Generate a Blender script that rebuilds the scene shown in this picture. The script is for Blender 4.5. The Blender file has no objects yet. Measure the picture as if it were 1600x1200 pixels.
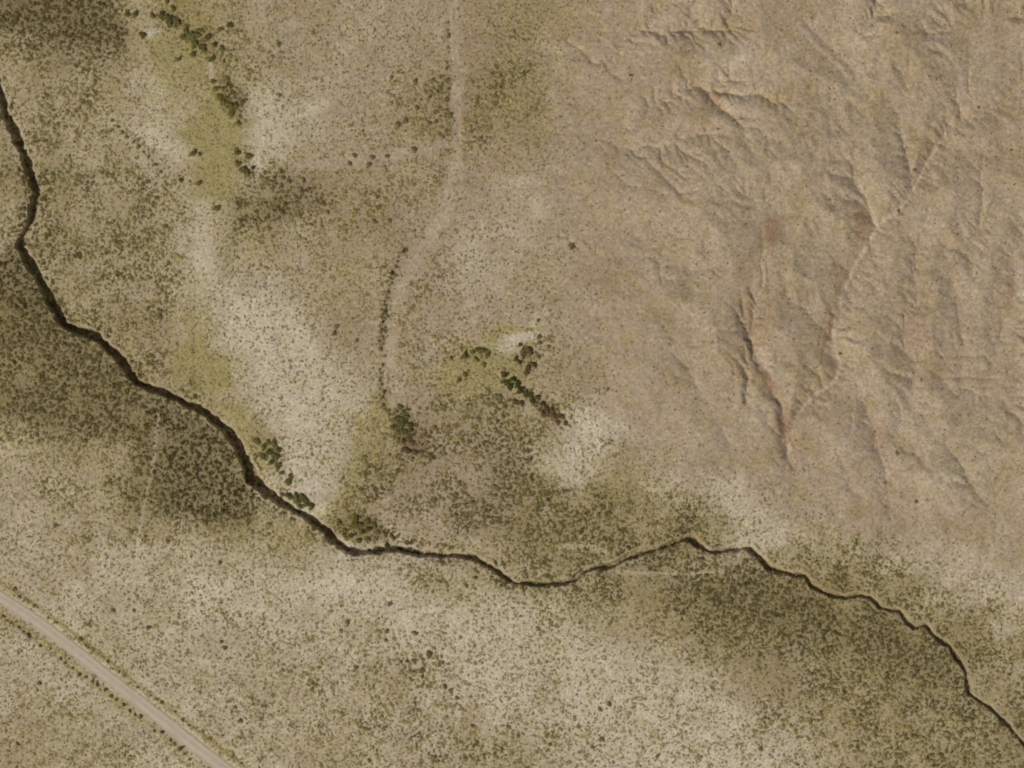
import bpy, math, random
import numpy as np

random.seed(7)
S = 0.3                      # metres per photograph pixel (1600 x 1200 photo)
scene = bpy.context.scene

# ---------------------------------------------------------------- camera, sky, sun, exposure
CAM_H = 1400.0
cam_data = bpy.data.cameras.new("camera")
cam_data.sensor_width = 36.0
cam_data.lens = 36.0 * CAM_H / (1600 * S)
cam_data.clip_start = 10.0
cam_data.clip_end = 60000.0
cam = bpy.data.objects.new("camera", cam_data)
scene.collection.objects.link(cam)
cam.location = (0, 0, CAM_H)
scene.camera = cam

SUN_AZ, SUN_EL = 228.0, 46.0          # compass bearing of the sun (north is up), height
world = bpy.data.worlds.new("World")
scene.world = world
world.use_nodes = True
wn = world.node_tree
for n in list(wn.nodes):
    wn.nodes.remove(n)
sky = wn.nodes.new("ShaderNodeTexSky")
sky.sky_type = 'NISHITA'
sky.sun_disc = False
sky.sun_elevation = math.radians(SUN_EL)
sky.sun_rotation = math.radians(SUN_AZ)
bg = wn.nodes.new("ShaderNodeBackground")
bg.inputs["Strength"].default_value = 0.05
wo = wn.nodes.new("ShaderNodeOutputWorld")
wn.links.new(sky.outputs[0], bg.inputs[0])
wn.links.new(bg.outputs[0], wo.inputs[0])

sun_data = bpy.data.lights.new("sun", 'SUN')
sun_data.energy = 3.4
sun_data.angle = math.radians(0.5)
sun_data.color = (1.0, 0.95, 0.87)
sun = bpy.data.objects.new("sun", sun_data)
scene.collection.objects.link(sun)
sun.rotation_euler = (math.radians(90 - SUN_EL), 0, math.radians(180 - SUN_AZ))

scene.view_settings.view_transform = 'Standard'
scene.view_settings.look = 'None'
scene.view_settings.exposure = 0.0
scene.view_settings.gamma = 1.0
scene.view_settings.use_curve_mapping = False
scene.cycles.filter_width = 2.1
scene.cycles.max_bounces = 4

# ---------------------------------------------------------------- numeric helpers
rng = np.random.default_rng(11)
LAT = rng.random((12, 256, 256)).astype(np.float32)


def vnoise(u, v, scale, seed=0):
    x = np.asarray(u, dtype=np.float64) / scale + seed * 17.31
    y = np.asarray(v, dtype=np.float64) / scale + seed * 7.77
    xi = np.floor(x).astype(np.int64)
    yi = np.floor(y).astype(np.int64)
    fx = (x - xi).astype(np.float32)
    fy = (y - yi).astype(np.float32)
    fx = fx * fx * (3 - 2 * fx)
    fy = fy * fy * (3 - 2 * fy)
    L = LAT[seed % 12]
    a = L[xi & 255, yi & 255]
    b = L[(xi + 1) & 255, yi & 255]
    c = L[xi & 255, (yi + 1) & 255]
    d = L[(xi + 1) & 255, (yi + 1) & 255]
    return (a + (b - a) * fx) * (1 - fy) + (c + (d - c) * fx) * fy


def fbm(u, v, scale, octv=4, seed=0, gain=0.5):
    s = 0.0
    amp = 1.0
    tot = 0.0
    for k in range(octv):
        s = s + amp * (vnoise(u, v, scale / (2.03 ** k), seed + k) * 2 - 1)
        tot += amp
        amp *= gain
    return s / tot


def sstep(a, b, x):
    t = np.clip((x - a) / (b - a), 0, 1)
    return t * t * (3 - 2 * t)


def spline(pts, n=5):
    p = np.array(pts, dtype=np.float64)
    out = []
    for i in range(len(p) - 1):
        p0 = p[max(i - 1, 0)]
        p1, p2 = p[i], p[i + 1]
        p3 = p[min(i + 2, len(p) - 1)]
        for k in range(n):
            t = k / n
            out.append(0.5 * (2 * p1 + (p2 - p0) * t + (2 * p0 - 5 * p1 + 4 * p2 - p3) * t * t
                              + (3 * p1 - p0 - 3 * p2 + p3) * t ** 3))
    out.append(p[-1])
    return np.array(out)


# ---------------------------------------------------------------- survey of the place (photo pixels)
# one figure for each 50 pixel square: shrub cover, paleness of the soil, cover of yellow herbs
SHRUB = """
89983644322221234221111111211111
67774375432222234211111211211111
45553135322245665321111111211111
55543326222246655321111111111111
56454214222345533221111111111211
66665313544444312221111111111211
55566425665544212221111111111111
46666514544444212221111111211111
86666533333354313222111111211112
97666532233344314321111111111111
88666532222343434421111111111111
67775422222344564432111111211111
78887632222345666432111121111111
56778953223466666543211121211112
34448963224566667443322232222112
34458874245666778776555333222222
33446555546655778887776433322222
33332333444444456776777666554333
33323333223334445566788887776433
33233333333433333444568888888653
33333334333444333333446777778875
33333334444454443333334566677776
44433344444445544333333455666677
44444334444445545433333344566667"""
PALE = """
33346655555555433444544445555555
55555545555565433444556444555555
66677755776555433444457544555555
66677757886543433444445655555555
56677755876554544445555655555544
66677756755555555555555555555544
76677777555555666655555555555555
77777777565555766655555555455555
46677777665556766544555555455565
34666678865556666555555555555565
34566678876555667555555555655555
55556668886666556555555555655555
55555668887665655655555655565565
65544567887665555786555665565665
77775568887566666865665555565665
77775567986566666666668655555665
77776666765577665555557865555555
77788888878888776666666776667776
77788889999987887776555555566777
78888888988899988877655555556677
88888888888888999988776666666666
88888888888878899999987666666666
77788888888877788999999877666666
67778888888877777899999987777777"""
HERB = """
33336764322221123211111111111111
33335575432221123211111111111111
44443666332233234211111111111111
44443466332234234211111111111111
44444586222233222211111111111111
55554487433332112211111111111111
45555446444321112211111111111111
35555435433321112211111111111111
45555433333331112211111111111111
44555431133331112211111111111111
44555562122331264111111111111111
55555664112333774211111111111111
55555566222353444211111111111111
44445557323663334322111111111111
33445557324743334444322111111111
33445556337433445566543111111111
33444445676433445555554322222222
33333344554444555555555555444433
33333322222334444455555555555433
43333322223322233334455555555544
33333333333332222222234555555555
33333333333333222222223345555555
44333333333333322222222234455555
44433333333333332222222223455555"""
HILL = """
00000000000000000258999999999999
00000000000000000269999999999999
00000000000000000369999999999999
00000000000000001479999999999999
00000000000000002589999999999999
00000000000000003689999999999999
00000000000000003689999999999999
00000000000000003689999999999999
00000000000000002589999999999999
00000000000000001479999999999999
00000000000000000369999999999999
00000000000000000259999999999999
00000000000000000148999999999999
00000000000000000025899999999999
00000000000000000002468999999999
00000000000000000000124689999999
00000000000000000000001346899999
00000000000000000000000012356789
00000000000000000000000000001246
00000000000000000000000000000002
00000000000000000000000000000000
00000000000000000000000000000000
00000000000000000000000000000000
00000000000000000000000000000000"""


def grid_of(t):
    return np.array([[float(c) for c in r] for r in t.split()], dtype=np.float32) / 9.0


def survey(tab, u, v):
    """smooth reading of one of the survey tables"""
    g = grid_of(tab)
    x = np.clip((u - 25) / 50, 0, 30.999)
    y = np.clip((v - 25) / 50, 0, 22.999)
    xi = x.astype(np.int32)
    yi = y.astype(np.int32)
    fx = sstep(0, 1, x - xi)
    fy = sstep(0, 1, y - yi)
    return ((g[yi, xi] * (1 - fx) + g[yi, xi + 1] * fx) * (1 - fy)
            + (g[yi + 1, xi] * (1 - fx) + g[yi + 1, xi + 1] * fx) * fy)


RELIEF = 0.62
ARROYO = [(-170, -190, 9), (-100, -60, 9), (-50, 40, 9), (-20, 95, 9), (0, 148, 8), (10, 180, 8), (22, 205, 8), (32, 230, 8),
          (42, 255, 8), (48, 280, 8), (56, 300, 8), (51, 325, 7.5), (45, 350, 7.5), (29, 385, 7), (42, 405, 8), (55, 425, 8),
          (68, 450, 8.5), (80, 475, 8.5), (90, 492, 9), (100, 508, 8), (125, 518, 8), (150, 525, 8), (170, 545, 7.5),
          (190, 565, 7.5), (205, 585, 8), (213, 597, 7), (240, 607, 6.5), (265, 617, 6.5), (290, 630, 7), (315, 642, 7),
          (335, 655, 7.5), (355, 672, 8), (372, 695, 9.5), (383, 720, 11), (392, 745, 11), (405, 760, 10), (420, 772, 8.5),
          (440, 787, 8), (465, 800, 7), (490, 815, 6.5), (511, 829, 7), (522, 846, 7.5), (540, 858, 7), (560, 863, 6.5),
          (582, 861, 6), (605, 857, 6.5), (632, 860, 6), (670, 865, 4.5), (705, 867, 4.2), (738, 870, 5), (760, 882, 5.5),
          (785, 899, 5), (805, 911, 4.5), (835, 912, 4), (870, 912, 4.5), (896, 907, 5), (910, 893, 5), (932, 887, 4.5),
          (960, 882, 4.5), (985, 868, 5), (1020, 860, 4), (1050, 850, 4.5), (1068, 842, 4.5), (1080, 843, 5), (1095, 855, 4.5),
          (1110, 863, 4), (1130, 861, 3.5), (1160, 855, 4), (1175, 860, 4.5), (1190, 875, 4.5), (1206, 890, 4.5),
          (1230, 895, 3.5), (1258, 900, 3.5), (1270, 915, 4), (1290, 928, 3.5), (1320, 934, 3), (1345, 929, 3), (1362, 936, 3),
          (1375, 948, 3), (1388, 953, 2.6), (1406, 954, 2.6), (1415, 969, 3), (1427, 980, 2.4), (1438, 978, 2.0),
          (1447, 977, 2.6), (1460, 993, 3), (1485, 1010, 3.2), (1493, 1025, 3.6), (1508, 1045, 3.6), (1512, 1065, 4),
          (1515, 1085, 4), (1532, 1096, 3), (1550, 1108, 3.6), (1570, 1128, 3.8), (1590, 1150, 3.5), (1602, 1166, 3.5),
          (1640, 1212, 3.5), (1700, 1280, 4), (1800, 1400, 4)]
ROAD = [(-190, 800, 10), (-60, 893, 10), (0, 933, 10), (50, 966, 10.5), (110, 1011, 10.5), (180, 1067, 11), (240, 1114, 11.5),
        (300, 1162, 12), (352, 1202, 12), (430, 1262, 12), (600, 1390, 12)]
TRACK = [(702, -180, 9), (706, -40, 9), (708, 40, 9), (711, 110, 9), (714, 170, 9), (713, 225, 10), (706, 275, 12), (695, 320, 12),
         (676, 360, 11), (650, 405, 12), (628, 450, 13), (613, 495, 12), (609, 540, 11), (612, 590, 10), (618, 630, 8)]
SPUR = [(470, 262, 7), (520, 254, 9), (580, 248, 8), (640, 238, 8), (695, 226, 8)]
WASH = [(1530, 60, 2), (1505, 140, 2.5), (1480, 200, 3), (1450, 250, 3), (1430, 288, 3.5), (1405, 325, 3.5), (1380, 345, 4), (1360, 375, 5),
        (1341, 405, 4), (1328, 432, 3.5), (1312, 470, 3.5), (1303, 510, 4), (1304, 545, 4.5), (1313, 570, 4), (1300, 598, 3.5),
        (1275, 616, 3), (1252, 640, 3), (1240, 660, 3), (1234, 700, 3), (1230, 730, 2)]
WASH2 = [(1338, 270, 2.5), (1346, 300, 3), (1360, 325, 4), (1368, 352, 4)]
# hillside draws: points with half-width, depth (m)
DRAWS = [
    ([(1145, 440), (1163, 485), (1172, 520), (1180, 552), (1194, 590), (1213, 622), (1224, 645), (1228, 690), (1238, 730)], 12, 4.6),
    ([(970, 358), (990, 369), (1016, 388), (1042, 402), (1075, 420)], 11, 1.7),
    ([(1060, 150), (1085, 138), (1100, 142), (1112, 158), (1130, 170), (1150, 182), (1180, 190)], 8, 1.3),
    ([(1130, 138), (1150, 131), (1170, 137), (1185, 150), (1230, 165), (1290, 170)], 7, 0.9),
    ([(1335, 615), (1355, 645), (1368, 690), (1382, 730), (1390, 790)], 16, 2.0),
    ([(1480, 700), (1500, 722), (1514, 745), (1530, 775), (1560, 810)], 12, 2.0),
    ([(1480, 420), (1492, 460), (1497, 500), (1505, 540), (1500, 590)], 10, 1.8),
    ([(1400, 170), (1408, 210), (1416, 250), (1426, 288)], 9, 1.2),
    ([(1600, 110), (1560, 165), (1520, 190), (1495, 200)], 8, 1.2),
    ([(1600, 235), (1545, 240), (1490, 235), (1455, 252)], 9, 1.2),
    ([(1600, 370), (1578, 410), (1586, 445), (1575, 480), (1560, 530), (1545, 600), (1520, 650)], 10, 1.7),
    ([(1290, 395), (1310, 430), (1318, 465)], 10, 1.5),
    ([(1250, 480), (1280, 500), (1302, 520)], 8, 1.1),
    ([(1185, 330), (1195, 380), (1180, 430), (1172, 490)], 12, 1.4),
    ([(940, 200), (985, 235), (1035, 240), (1080, 215), (1120, 200)], 12, 1.0),
    ([(985, 60), (1030, 40), (1090, 50), (1140, 45)], 12, 1.1),
    ([(1240, 25), (1290, 70), (1330, 110), (1345, 160)], 13, 1.2),
    ([(940, 560), (948, 590), (950, 620)], 6, 0.7),
    ([(1430, 560), (1420, 620), (1400, 680)], 14, 1.4),
    ([(1450, 330), (1430, 400), (1425, 470), (1410, 540)], 14, 1.4),
    ([(1540, 300), (1520, 380), (1515, 430)], 10, 1.3),
    ([(1050, 520), (1075, 580), (1110, 640), (1140, 690)], 16, 1.0),
]
TRAILS = [([(249, 640), (243, 690), (236, 740), (225, 790), (214, 850), (206, 930), (200, 1010)], 1.6),
          ([(603, 935), (615, 980), (632, 1015), (652, 1050)], 1.4),
          ([(955, 1030), (1020, 1040), (1090, 1055), (1165, 1078)], 1.6),
          ([(880, 852), (915, 853), (945, 862)], 3.0),
          ([(960, 895), (1040, 897), (1130, 893)], 1.8),
          ([(1600, 770), (1540, 785), (1525, 800)], 1.5)]
# (u, v, radius u, radius v, turn in degrees, amount)
PATCH_HERB = [(252, 62, 20, 10, 0, .5), (256, 90, 12, 26, -8, .5), (335, 185, 34, 26, 0, .35), (340, 235, 24, 45, 10, .5), (345, 275, 16, 26, 10, .4),
              (322, 575, 28, 26, 0, .4), (348, 580, 9, 26, 25, .45), (288, 568, 18, 24, 0, .3), (745, 572, 50, 26, -15, .55), (700, 590, 40, 16, -10, .3),
              (800, 517, 50, 7, -14, 1.3), (775, 580, 25, 18, 0, .4), (565, 715, 22, 55, 25, .35), (600, 650, 22, 50, 5, .3), (385, 655, 22, 40, -30, .4),
              (415, 708, 24, 30, 0, .4), (540, 795, 50, 22, 15, .5), (470, 785, 55, 12, 35, .4), (1095, 735, 38, 4, 14, .5), (985, 742, 40, 18, 0, .25),
              (880, 755, 60, 20, 0, .35), (265, 15, 20, 20, 0, .4), (310, 30, 26, 18, 0, .4), (305, 62, 30, 24, 30, .3), (345, 150, 10, 40, 0, .3),
              (1025, 1092, 25, 10, 0, .3), (1188, 1168, 6, 12, 0, .5), (870, 1010, 30, 12, 0, .2), (700, 930, 90, 14, 20, .25), (800, 915, 90, 12, 0, .4),
              (835, 1150, 35, 60, 0, .25), (750, 1130, 50, 40, 0, .25), (300, 590, 4, 70, 0, .3), (770, 190, 40, 40, 0, .3), (635, 190, 40, 30, 0, .3)]
PATCH_PALE = [(241, 46, 16, 6, 0, .5), (818, 527, 24, 8, -8, .6), (792, 541, 18, 12, 20, .5), (329, 110, 6, 16, 10, .5), (262, 222, 50, 14, 25, .35),
              (318, 405, 16, 20, 0, .3), (317, 350, 12, 45, 0, .22), (405, 254, 13, 7, 30, .4), (395, 160, 18, 24, 0, .25), (490, 772, 34, 30, 35, .55),
              (686, 350, 5, 22, 28, .45), (840, 325, 22, 10, 90, .3), (1168, 82, 16, 10, 10, .35), (1155, 100, 22, 8, 0, .4), (905, 668, 30, 22, 0, .35),
              (970, 668, 40, 14, 15, .3), (895, 745, 14, 34, 0, .35), (1165, 775, 14, 45, -35, .4), (1215, 830, 20, 18, 0, .3), (1100, 680, 50, 18, 10, .2),
              (1465, 745, 30, 20, 0, .25), (1420, 660, 18, 40, 30, .2), (1597, 480, 8, 30, 0, .5), (1592, 350, 6, 30, 0, .3), (1202, 570, 10, 24, -10, .3),
              (495, 165, 20, 8, -20, .3), (455, 35, 20, 8, -20, .3), (430, 210, 60, 40, 0, .2), (540, 75, 14, 8, 0, .3), (1330, 70, 18, 7, 0, .3),
              (1035, 45, 12, 26, 35, .2), (1240, 340, 60, 20, 0, .1), (985, 170, 40, 12, 0, .2), (825, 285, 20, 10, 0, .3), (560, 870, 60, 12, 0, .3),
              (555, 852, 20, 4, 10, .4), (520, 905, 70, 20, 0, .3), (620, 940, 70, 25, 10, .2), (760, 960, 60, 30, 0, .2)]
PATCH_RED = [(1206, 360, 14, 24, 15, .9), (1345, 350, 12, 26, 0, .8), (1290, 515, 10, 22, 15, .8), (1310, 420, 12, 16, 0, .6), (1195, 595, 10, 26, -35, .9),
             (1222, 665, 10, 24, 0, .8), (1115, 155, 12, 8, 30, .7), (1430, 510, 20, 30, 0, .45), (1370, 680, 12, 30, -10, .4), (1493, 185, 10, 8, 0, .6),
             (1465, 215, 8, 26, 20, .5), (596, 868, 11, 3, 0, 1.0), (1455, 575, 12, 30, 0, .4), (1575, 450, 8, 14, 0, .6), (1575, 760, 15, 10, 0, .4),
             (335, 85, 18, 14, 30, .5), (650, 695, 24, 14, 30, .6), (855, 645, 22, 12, 40, .8), (215, 715, 10, 8, 0, .4), (1500, 925, 30, 6, 0, .3),
             (1160, 118, 14, 6, 0, .4), (1040, 100, 30, 20, 0, .2), (820, 610, 20, 6, 20, .3), (1205, 480, 60, 40, 0, .2), (40, 1130, 30, 12, 0, .3)]

# zones with a drawn outline: (points, softness px, amount)
POLY_HERB = [([(205, 60), (270, 45), (348, 150), (377, 215), (352, 300), (336, 400), (334, 480), (300, 605), (264, 562), (288, 430), (300, 320), (288, 260), (240, 212), (208, 130)], 14, .16),
             ([(745, 537), (790, 519), (838, 507), (838, 540), (812, 558), (790, 552), (760, 550)], 7, -.30),
             ([(222, 52), (264, 50), (273, 98), (266, 122), (246, 116), (236, 72)], 7, .32),
             ([(312, 160), (346, 150), (366, 180), (376, 212), (370, 245), (362, 275), (346, 302), (326, 306), (318, 262), (324, 232), (268, 208), (296, 188)], 8, .24),
             ([(838, 506), (838, 545), (826, 590), (792, 606), (742, 622), (688, 614), (698, 578), (738, 542), (786, 522)], 10, .62),
             ([(268, 543), (295, 540), (298, 602), (272, 592)], 5, .30), ([(304, 552), (345, 548), (369, 602), (306, 602)], 5, .34),
             ([(560, 655), (612, 600), (616, 668), (600, 700), (570, 780), (520, 790), (548, 720)], 12, .30),
             ([(345, 628), (372, 640), (402, 690), (412, 760), (470, 795), (540, 800), (560, 850), (500, 812), (440, 780), (398, 735), (380, 690)], 9, .34)]
BAND = [(205, 60), (270, 45), (348, 150), (377, 215), (352, 300), (336, 400), (334, 480), (300, 605), (264, 562), (288, 430), (300, 320), (288, 260), (240, 212), (208, 130)]
WEDGE = [(838, 506), (838, 545), (826, 590), (792, 606), (742, 622), (684, 616), (694, 578), (736, 540), (786, 521)]
POLY_PALE = [(BAND, 14, .12), (WEDGE, 10, .14), ([(745, 537), (790, 519), (838, 507), (838, 540), (812, 558), (790, 552), (760, 550)], 7, .40),
             ([(1080, 735), (1140, 740), (1180, 788), (1235, 850), (1205, 855), (1150, 805), (1100, 765)], 14, .32),
             ([(1205, 852), (1300, 842), (1400, 862), (1470, 848), (1560, 888), (1680, 888), (1680, 965), (1545, 945), (1450, 905), (1320, 872)], 20, .26),
             ([(880, 650), (930, 640), (965, 680), (912, 765), (874, 775)], 14, .30), ([(1000, 752), (1060, 735), (1080, 765), (1010, 775)], 12, .2),
             ([(430, 900), (560, 870), (700, 945), (820, 925), (900, 990), (1050, 1050), (1200, 1100), (1300, 1220), (900, 1220), (880, 1100), (780, 1060), (680, 1000), (560, 940)], 45, .16),
             ([(345, 500), (385, 462), (470, 470), (505, 560), (565, 600), (592, 640), (574, 702), (540, 772), (508, 788), (468, 758), (440, 700), (420, 640), (382, 590)], 18, .22),
             ([(380, 130), (430, 120), (450, 190), (420, 250), (395, 235), (384, 180)], 14, .12)]
POLY_DARK = [([(0, 400), (35, 402), (72, 462), (95, 512), (150, 535), (200, 600), (300, 642), (350, 682), (385, 752), (372, 800), (330, 815), (262, 800), (240, 690), (180, 690), (120, 680), (60, 660), (-60, 600), (-60, 400)], 14, .16),
             ([(244, 640), (350, 682), (388, 752), (402, 800), (386, 832), (330, 818), (275, 790), (225, 735)], 15, .32),
             ([(-60, -60), (120, -60), (196, 40), (188, 76), (104, 62), (40, 46), (-60, 45)], 10, .25),
             ([(330, 122), (346, 112), (384, 150), (378, 190), (352, 172)], 6, .25), ([(375, 262), (470, 262), (505, 300), (440, 342), (382, 362), (348, 425), (340, 332), (362, 290)], 14, .2),
             ([(0, 402), (30, 402), (62, 450), (60, 480), (0, 480)], 6, .3),
             ([(1060, 905), (1180, 885), (1300, 945), (1450, 1000), (1500, 1060), (1420, 1050), (1250, 1000), (1120, 950)], 25, .14),
             ([(615, 630), (640, 640), (660, 700), (690, 712), (640, 712), (612, 680)], 6, .35), ([(815, 612), (850, 618), (892, 668), (850, 655)], 6, .35),
             ([(735, 546), (766, 546), (770, 562), (735, 566)], 6, .3), ([(545, 805), (590, 808), (612, 840), (560, 852), (520, 830)], 8, .25)]


# ---------------------------------------------------------------- the sheet of ground: coordinates
def axis(lo, hi, step, far):
    core = np.arange(lo, hi + step, step)
    out = []
    d = step
    x = core[-1]
    while x < far:
        d *= 1.3
        x += d
        out.append(x)
    out = np.array(out)
    return np.concatenate([(lo - (out - core[-1]))[::-1], core, out])


STEP = 2.0
US = axis(-140, 1740, STEP, 26000)
VS = axis(-140, 1340, STEP, 26000)
NU, NV = len(US), len(VS)
UU, VV = np.meshgrid(US, VS)            # rows are v
UU = UU.astype(np.float64)
VV = VV.astype(np.float64)


def poly_dist(pts, pad, per=5):
    """distance (px) from every ground point to a line with a width, the width there and the side"""
    q = spline(pts, per)
    D = np.full((NV, NU), 9999.0, dtype=np.float32)
    W = np.zeros((NV, NU), dtype=np.float32)
    SD = np.zeros((NV, NU), dtype=np.float32)
    for a, b in zip(q[:-1], q[1:]):
        i0 = np.searchsorted(US, min(a[0], b[0]) - pad)
        i1 = np.searchsorted(US, max(a[0], b[0]) + pad)
        j0 = np.searchsorted(VS, min(a[1], b[1]) - pad)
        j1 = np.searchsorted(VS, max(a[1], b[1]) + pad)
        if i1 <= i0 or j1 <= j0:
            continue
        x = UU[j0:j1, i0:i1]
        y = VV[j0:j1, i0:i1]
        dx, dy = b[0] - a[0], b[1] - a[1]
        L2 = dx * dx + dy * dy + 1e-9
        t = np.clip(((x - a[0]) * dx + (y - a[1]) * dy) / L2, 0, 1)
        d = np.hypot(x - (a[0] + t * dx), y - (a[1] + t * dy))
        w = a[2] + (b[2] - a[2]) * t if q.shape[1] > 2 else np.zeros_like(d)
        s = (x - a[0]) * dy - (y - a[1]) * dx
        cur = D[j0:j1, i0:i1]
        m = d < cur
        cur[m] = d[m]
        W[j0:j1, i0:i1][m] = w[m]
        SD[j0:j1, i0:i1][m] = np.sign(s[m])
    return D, W, SD


def patches(lst):
    out = np.zeros((NV, NU), dtype=np.float32)
    for (cu, cv, ru, rv, ang, amt) in lst:
        R = max(ru, rv) * 2.6
        i0, i1 = np.searchsorted(US, [cu - R, cu + R])
        j0, j1 = np.searchsorted(VS, [cv - R, cv + R])
        x = WU[j0:j1, i0:i1] - cu
        y = WV[j0:j1, i0:i1] - cv
        c, s = math.cos(math.radians(ang)), math.sin(math.radians(ang))
        p = (x * c + y * s) / ru
        q = (-x * s + y * c) / rv
        g = np.exp(-(p * p + q * q) ** 1.5 * 0.7)
        out[j0:j1, i0:i1] += amt * g
    return out


def polygons(lst):
    out = np.zeros((NV, NU), dtype=np.float32)
    for pts, soft, amt in lst:
        p = np.array(pts, dtype=np.float64)
        R = soft * 2 + 25
        i0, i1 = np.searchsorted(US, [p[:, 0].min() - R, p[:, 0].max() + R])
        j0, j1 = np.searchsorted(VS, [p[:, 1].min() - R, p[:, 1].max() + R])
        x = PU[j0:j1, i0:i1]
        y = PV[j0:j1, i0:i1]
        ins = np.zeros(x.shape, dtype=bool)
        D = np.full(x.shape, 1e9)
        for a, b in zip(p, np.roll(p, -1, axis=0)):
            dx, dy = b - a
            t = np.clip(((x - a[0]) * dx + (y - a[1]) * dy) / (dx * dx + dy * dy), 0, 1)
            D = np.minimum(D, np.hypot(x - a[0] - t * dx, y - a[1] - t * dy))
            c = ((a[1] > y) != (b[1] > y)) & (x < dx * (y - a[1]) / (dy if dy else 1e-9) + a[0])
            ins ^= c
        sd = np.where(ins, -D, D)
        out[j0:j1, i0:i1] += amt * sstep(soft, -soft, sd)
    return out


# warped coordinates give ragged, natural edges to every zone
w1u = fbm(UU, VV, 70, 4, 1)
w1v = fbm(UU, VV, 70, 4, 5)
w2u = fbm(UU, VV, 16, 2, 3)
w2v = fbm(UU, VV, 16, 2, 8)
WU = UU + w2u * 7 + w1u * 5
WV = VV + w2v * 7 + w1v * 5
w3u = fbm(UU, VV, 34, 3, 6)
w3v = fbm(UU, VV, 34, 3, 0)
WU = WU + w3u * 10
WV = WV + w3v * 10
PU = UU + w3u * 9 + w2u * 6
PV = VV + w3v * 9 + w2v * 6
BU = UU + w1u * 34 + w2u * 9
BV = VV + w1v * 34 + w2v * 9

f_shrub = survey(SHRUB, BU, BV)
f_pale = survey(PALE, BU, BV)
f_herb = survey(HERB, BU, BV)
f_hill = survey(HILL, BU, BV)
q_herb = polygons(POLY_HERB)
q_pale = polygons(POLY_PALE)
q_dark = polygons(POLY_DARK)
for line, half, amt in (([(634, 385), (619, 412), (606, 458), (599, 500), (596, 545), (594, 590), (606, 645)], 4.5, .42),
                        ([(697, -20), (699, 60), (699, 120), (700, 190), (697, 240)], 3.5, .25),
                        ([(20, 972), (64, 1008), (114, 1046), (150, 1070), (194, 1104), (224, 1126), (256, 1150), (290, 1178)], 3.2, .42),
                        ([(15, 915), (54, 948), (90, 976), (140, 1014), (190, 1054), (256, 1100), (300, 1136), (330, 1155), (385, 1200)], 3.0, .12),
                        ([(301, 520), (302, 560), (300, 600)], 3.0, .4)):
    D, _, _ = poly_dist([(a, b, 0) for a, b in line], 30, 4)
    q_dark += amt * np.exp(-((D + 3 * w2u) / half) ** 2) * np.clip(0.9 + 1.6 * w3u, 0, 1.3)
f_shrub = np.clip(f_shrub * (1 - polygons([(BAND, 14, .5), (WEDGE, 10, .55)])) + q_dark - 0.3 * q_pale * (UU < 620), 0, 1)

# ---------------------------------------------------------------- relief
Z = 0.55 * fbm(UU, VV, 420, 3, 2) + 0.22 * fbm(UU, VV, 60, 3, 4) + 0.07 * fbm(UU, VV, 14, 2, 6)
near = np.clip(1 - np.maximum(np.abs(UU - 800) - 800, np.abs(VV - 600) - 600) / 900.0, 0, 1)   # 1 in view

# hills: spurs that run down to the south-south-west, cut by many rills
hw = sstep(0.05, 1.0, f_hill)
ca, sa = math.cos(math.radians(-24)), math.sin(math.radians(-24))
ru_ = (UU * ca - VV * sa) + 26 * fbm(UU, VV, 120, 3, 7)
rv_ = (UU * sa + VV * ca) + 26 * fbm(UU, VV, 120, 3, 9)
fu = UU + 70 * fbm(UU, VV, 170, 3, 11) + 16 * fbm(UU, VV, 40, 2, 2)
fv = VV + 70 * fbm(UU, VV, 170, 3, 4) + 16 * fbm(UU, VV, 40, 2, 7)
wisp = fbm((fu * ca - fv * sa), (fu * sa + fv * ca) * 0.22, 17, 3, 6, 0.6)
wisp2 = fbm((fu * ca - fv * sa) + 400, (fu * sa + fv * ca) * 0.3, 40, 3, 1, 0.55)
ridge = 1 - np.abs(fbm(ru_ * 1.0, rv_ * 0.33, 52, 3, 10)) * 2.2
rill = 1 - np.abs(fbm(ru_ * 1.0 + 900, rv_ * 0.4, 21, 2, 4)) * 2.0
side = sstep(880, 1250, UU)

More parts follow.
